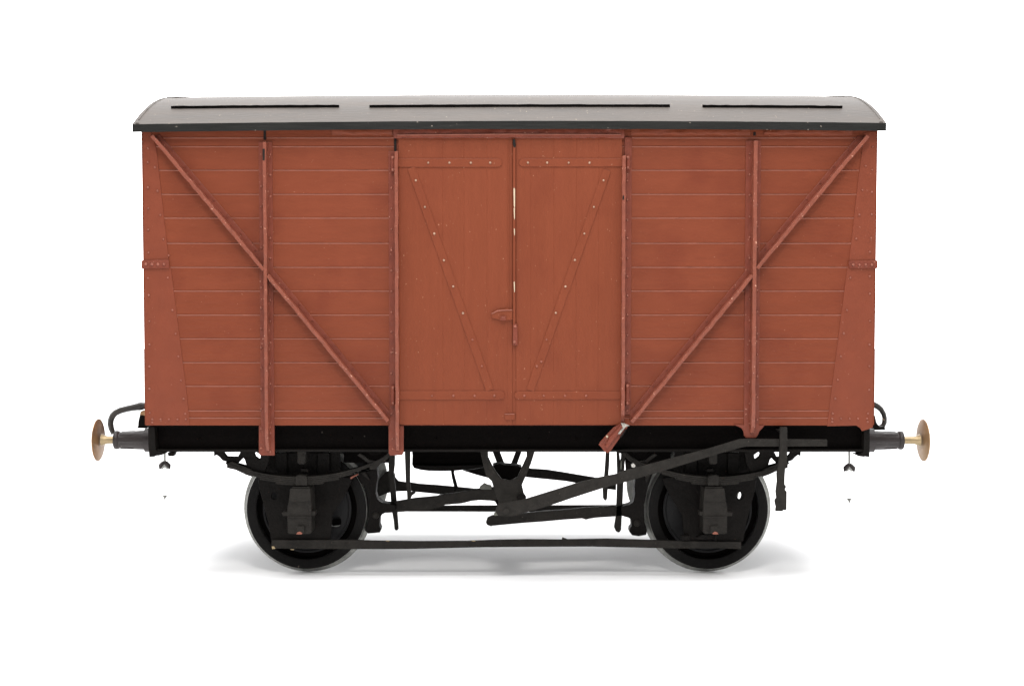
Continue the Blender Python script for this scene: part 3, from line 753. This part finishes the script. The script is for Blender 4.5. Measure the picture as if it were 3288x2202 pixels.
q = MB()                                          # lever guard
q.prism(Z(6, [(332, 350), (402, 350), (403, 520), (400, 700), (382, 770), (376, 850), (375, 925), (390, 942), (388, 955), (378, 975), (397, 1000), (396, 1100), (395, 1178), (378, 1186), (366, 1180), (350, 1195), (285, 1193), (290, 1150), (280, 1110), (278, 1085), (296, 1060), (288, 1000), (300, 900), (298, 810), (318, 700), (330, 520)]), -.46, -.32, M['gear'])
q.build('lever_guard', wagon, bevel=.015)
q = MB(); a = P(2516, 1384, -.32); q.box(a.x - .1, a.x + .1, -.33, .45, a.z - .05, a.z + .03, M['gear']); q.build('guard_bracket', wagon)
# push rods in line with the wheels
q = MB(); q.prism(Z(3, [(60, 880), (160, 855), (280, 845), (480, 810), (700, 790), (740, 775), (860, 762), (1000, 738), (1180, 705), (1290, 700), (1310, 850), (1240, 838), (1130, 832), (1050, 840), (950, 865), (780, 880), (730, 905), (620, 930), (280, 955), (120, 965), (80, 950)]), 2.45, 2.6, M['gear'])
q.prism(Z(3, [(1126, 700), (1150, 680), (1180, 658), (1200, 672), (1250, 685), (1250, 725), (1140, 722)]), 2.3, 2.45, M['glue']); q.build('push_rod', wagon, bevel=.02)
q = MB(); q.prism(Z(3, [(1193, 1055), (1208, 1010), (1250, 990), (1290, 985)]) + Z(4, [(120, 985), (300, 968), (500, 945), (700, 932), (960, 905), (1250, 888), (1400, 870), (1440, 1000), (1380, 1010), (1310, 990), (1250, 995), (1050, 1008), (985, 1018), (945, 1028), (905, 1015), (700, 1030), (500, 1048), (300, 1062), (0, 1090)]) + Z(3, [(1246, 1096), (1205, 1080)]), 2.3, 2.5, M['gear'])
q.build('push_rod', wagon, bevel=.02)
# far push rods
q = MB(); q.prism(Z(3, [(60, 690), (170, 560), (205, 540), (272, 560), (280, 605), (310, 640), (380, 652), (440, 655), (520, 668), (700, 680), (860, 695), (1000, 708), (1130, 722), (1260, 740), (1260, 800), (760, 775), (480, 748), (440, 740), (280, 745), (205, 760), (100, 800)]), 7.9, 8.05, M['gear']); q.build('push_rod', wagon, bevel=.02)
q = MB(); q.prism(Z(3, [(960, 534), (1060, 520), (1180, 500), (1200, 590), (1245, 625), (1225, 610), (1110, 580)]) , 7.6, 7.8, M['dull']); q.build('brake_lever_link', wagon, bevel=.02)
q = MB(); q.prism(Z(4, [(350, 505), (395, 515), (550, 525), (700, 548), (860, 575), (1060, 608), (1250, 640), (1250, 730), (1170, 722), (1060, 700), (860, 662), (740, 640), (620, 628), (440, 610), (335, 600)]), 7.9, 8.05, M['gear']); q.build('push_rod', wagon, bevel=.02)
q = MB(); q.prism(Z(3, [(838, 530), (878, 530), (872, 560), (910, 700), (875, 770), (870, 690), (848, 600)]), 6.9, 7.0, M['dull']); q.build('pull_rod', wagon, bevel=.01)
# vacuum cylinder
q = MB()
q.prism([(1322, 1440), (1324, 1462), (1323, 1492), (1326, 1496)] + Z(20, [(620, 800), (800, 850), (1000, 872), (1300, 878), (1600, 872), (1850, 850)]) + [(1553, 1500), (1560, 1440)], 4.2, 6.6, M['black'])
q.prism([(1330, 1493), (1420, 1495), (1552, 1492), (1552, 1500), (1500, 1508), (1400, 1510), (1345, 1505)], 4.0, 4.22, M['dull'])
q.build('brake_cylinder', wagon, bevel=.04)
# safety loops and shoe hangers
q = MB(); q.prism(Z(3, [(374, 325), (430, 325), (428, 650), (436, 750), (480, 745), (485, 760), (450, 785), (436, 815), (400, 825), (396, 745), (384, 640)]), 2.2, 2.35, M['gear']); q.build('safety_loop', wagon)
q = MB(); q.prism(Z(3, [(205, 340), (276, 340), (274, 480), (264, 560), (266, 590), (285, 745), (292, 840), (300, 960), (312, 1122), (300, 1136), (282, 1136), (272, 1120), (262, 1030), (248, 955), (236, 850), (215, 600)]), 2.65, 2.8, M['gear']); q.build('shoe_hanger', wagon)
q = MB(); q.prism(Z(2, [(1440, 470), (1500, 420), (1555, 420), (1610, 400), (1660, 385), (1672, 480), (1655, 560), (1650, 640), (1668, 700), (1720, 735), (1790, 745), (1850, 760), (1850, 825), (1760, 828), (1715, 850), (1690, 890), (1688, 960), (1704, 1000), (1692, 1032), (1575, 1042), (1540, 1010), (1575, 900), (1580, 780), (1568, 680), (1540, 580)]), 2.05, 2.6, M['dull'])
q.prism(Z(2, [(1500, 430), (1540, 420), (1590, 495), (1580, 505)]), 1.95, 2.05, M['gear'])
q.prism(Z(2, [(1390, 480), (1420, 462), (1470, 440), (1480, 448), (1430, 475), (1400, 496)]), 1.1, 1.2, M['worn'])
q.rivets(Z(2, [(1650, 860)]), 2.05, M['gear'], r=.12, h=.08)
q.build('brake_shoe', wagon, bevel=.03)
q = MB(); q.prism(Z(4, [(1300, 900), (1380, 880), (1425, 850), (1440, 760), (1435, 700), (1445, 600), (1440, 520), (1520, 470), (1620, 560), (1570, 700), (1530, 880), (1535, 1050), (1560, 1130), (1555, 1182), (1480, 1195), (1410, 1185), (1384, 1150), (1388, 1115), (1408, 1095), (1402, 1030), (1370, 1005), (1310, 990)]), 2.05, 2.6, M['dull'])
q.rivets(Z(4, [(1460, 1065)]), 2.05, M['gear'], r=.12, h=.08)
q.build('brake_shoe', wagon, bevel=.03)
q = MB(); q.prism(Z(4, [(1146, 320), (1186, 320), (1180, 480), (1172, 590), (1166, 720), (1160, 815), (1150, 835), (1132, 835), (1118, 812), (1114, 720), (1128, 600), (1140, 450)]), 2.4, 2.5, M['gear']); q.build('safety_loop', wagon)
q = MB(); q.prism(Z(4, [(1254, 320), (1345, 320), (1335, 480), (1322, 700), (1316, 850), (1308, 990), (1300, 1130), (1285, 1152), (1268, 1158), (1245, 1140), (1230, 1105), (1246, 1000), (1254, 850), (1262, 600)]), 2.3, 2.45, M['gear'], holes=[Z(4, [(1283, 358), (1303, 358), (1300, 410), (1290, 440)])])
q.prism(Z(4, [(1292, 440), (1310, 425), (1308, 520), (1292, 525)]), 2.2, 2.32, M['glue']); q.build('shoe_hanger', wagon)
q = MB(); q.prism(Z(4, [(1335, 340), (1420, 340), (1440, 560), (1350, 560)]), 2.35, 2.5, M['dull'], holes=[Z(4, [(1376, 432), (1384, 430), (1392, 445), (1384, 450)])])
q.prism(Z(4, [(1400, 470), (1425, 450), (1450, 490), (1435, 505), (1405, 500)]), 2.2, 2.36, M['bright'])  # pale patch, painting the silver highlight on the shiny glue
q.build('glossy_glue_joint', wagon, bevel=.03)
q = MB(); q.prism(Z(4, [(1545, 560), (1600, 545), (1590, 590), (1560, 650), (1550, 645)]), 1.8, 1.9, M['gear']); q.build('shoe_clip', wagon)
# oil drips and glue at the foot of the right-hand axle box
q = MB(); q.prism(Z(5, [(690, 1118), (720, 1105), (740, 1092), (850, 1090), (862, 1110), (860, 1132), (700, 1136)]), 1.0, 1.3, M['dull'])
q.prism(Z(5, [(545, 1100), (625, 1100), (625, 1145), (545, 1145)]), 1.2, 1.4, M['dull'])
q.prism(Z(5, [(855, 1085), (872, 1085), (872, 1150), (858, 1150)]), .9, 1.1, M['dull'])
q.build('keep_plate', wagon, bevel=.02)
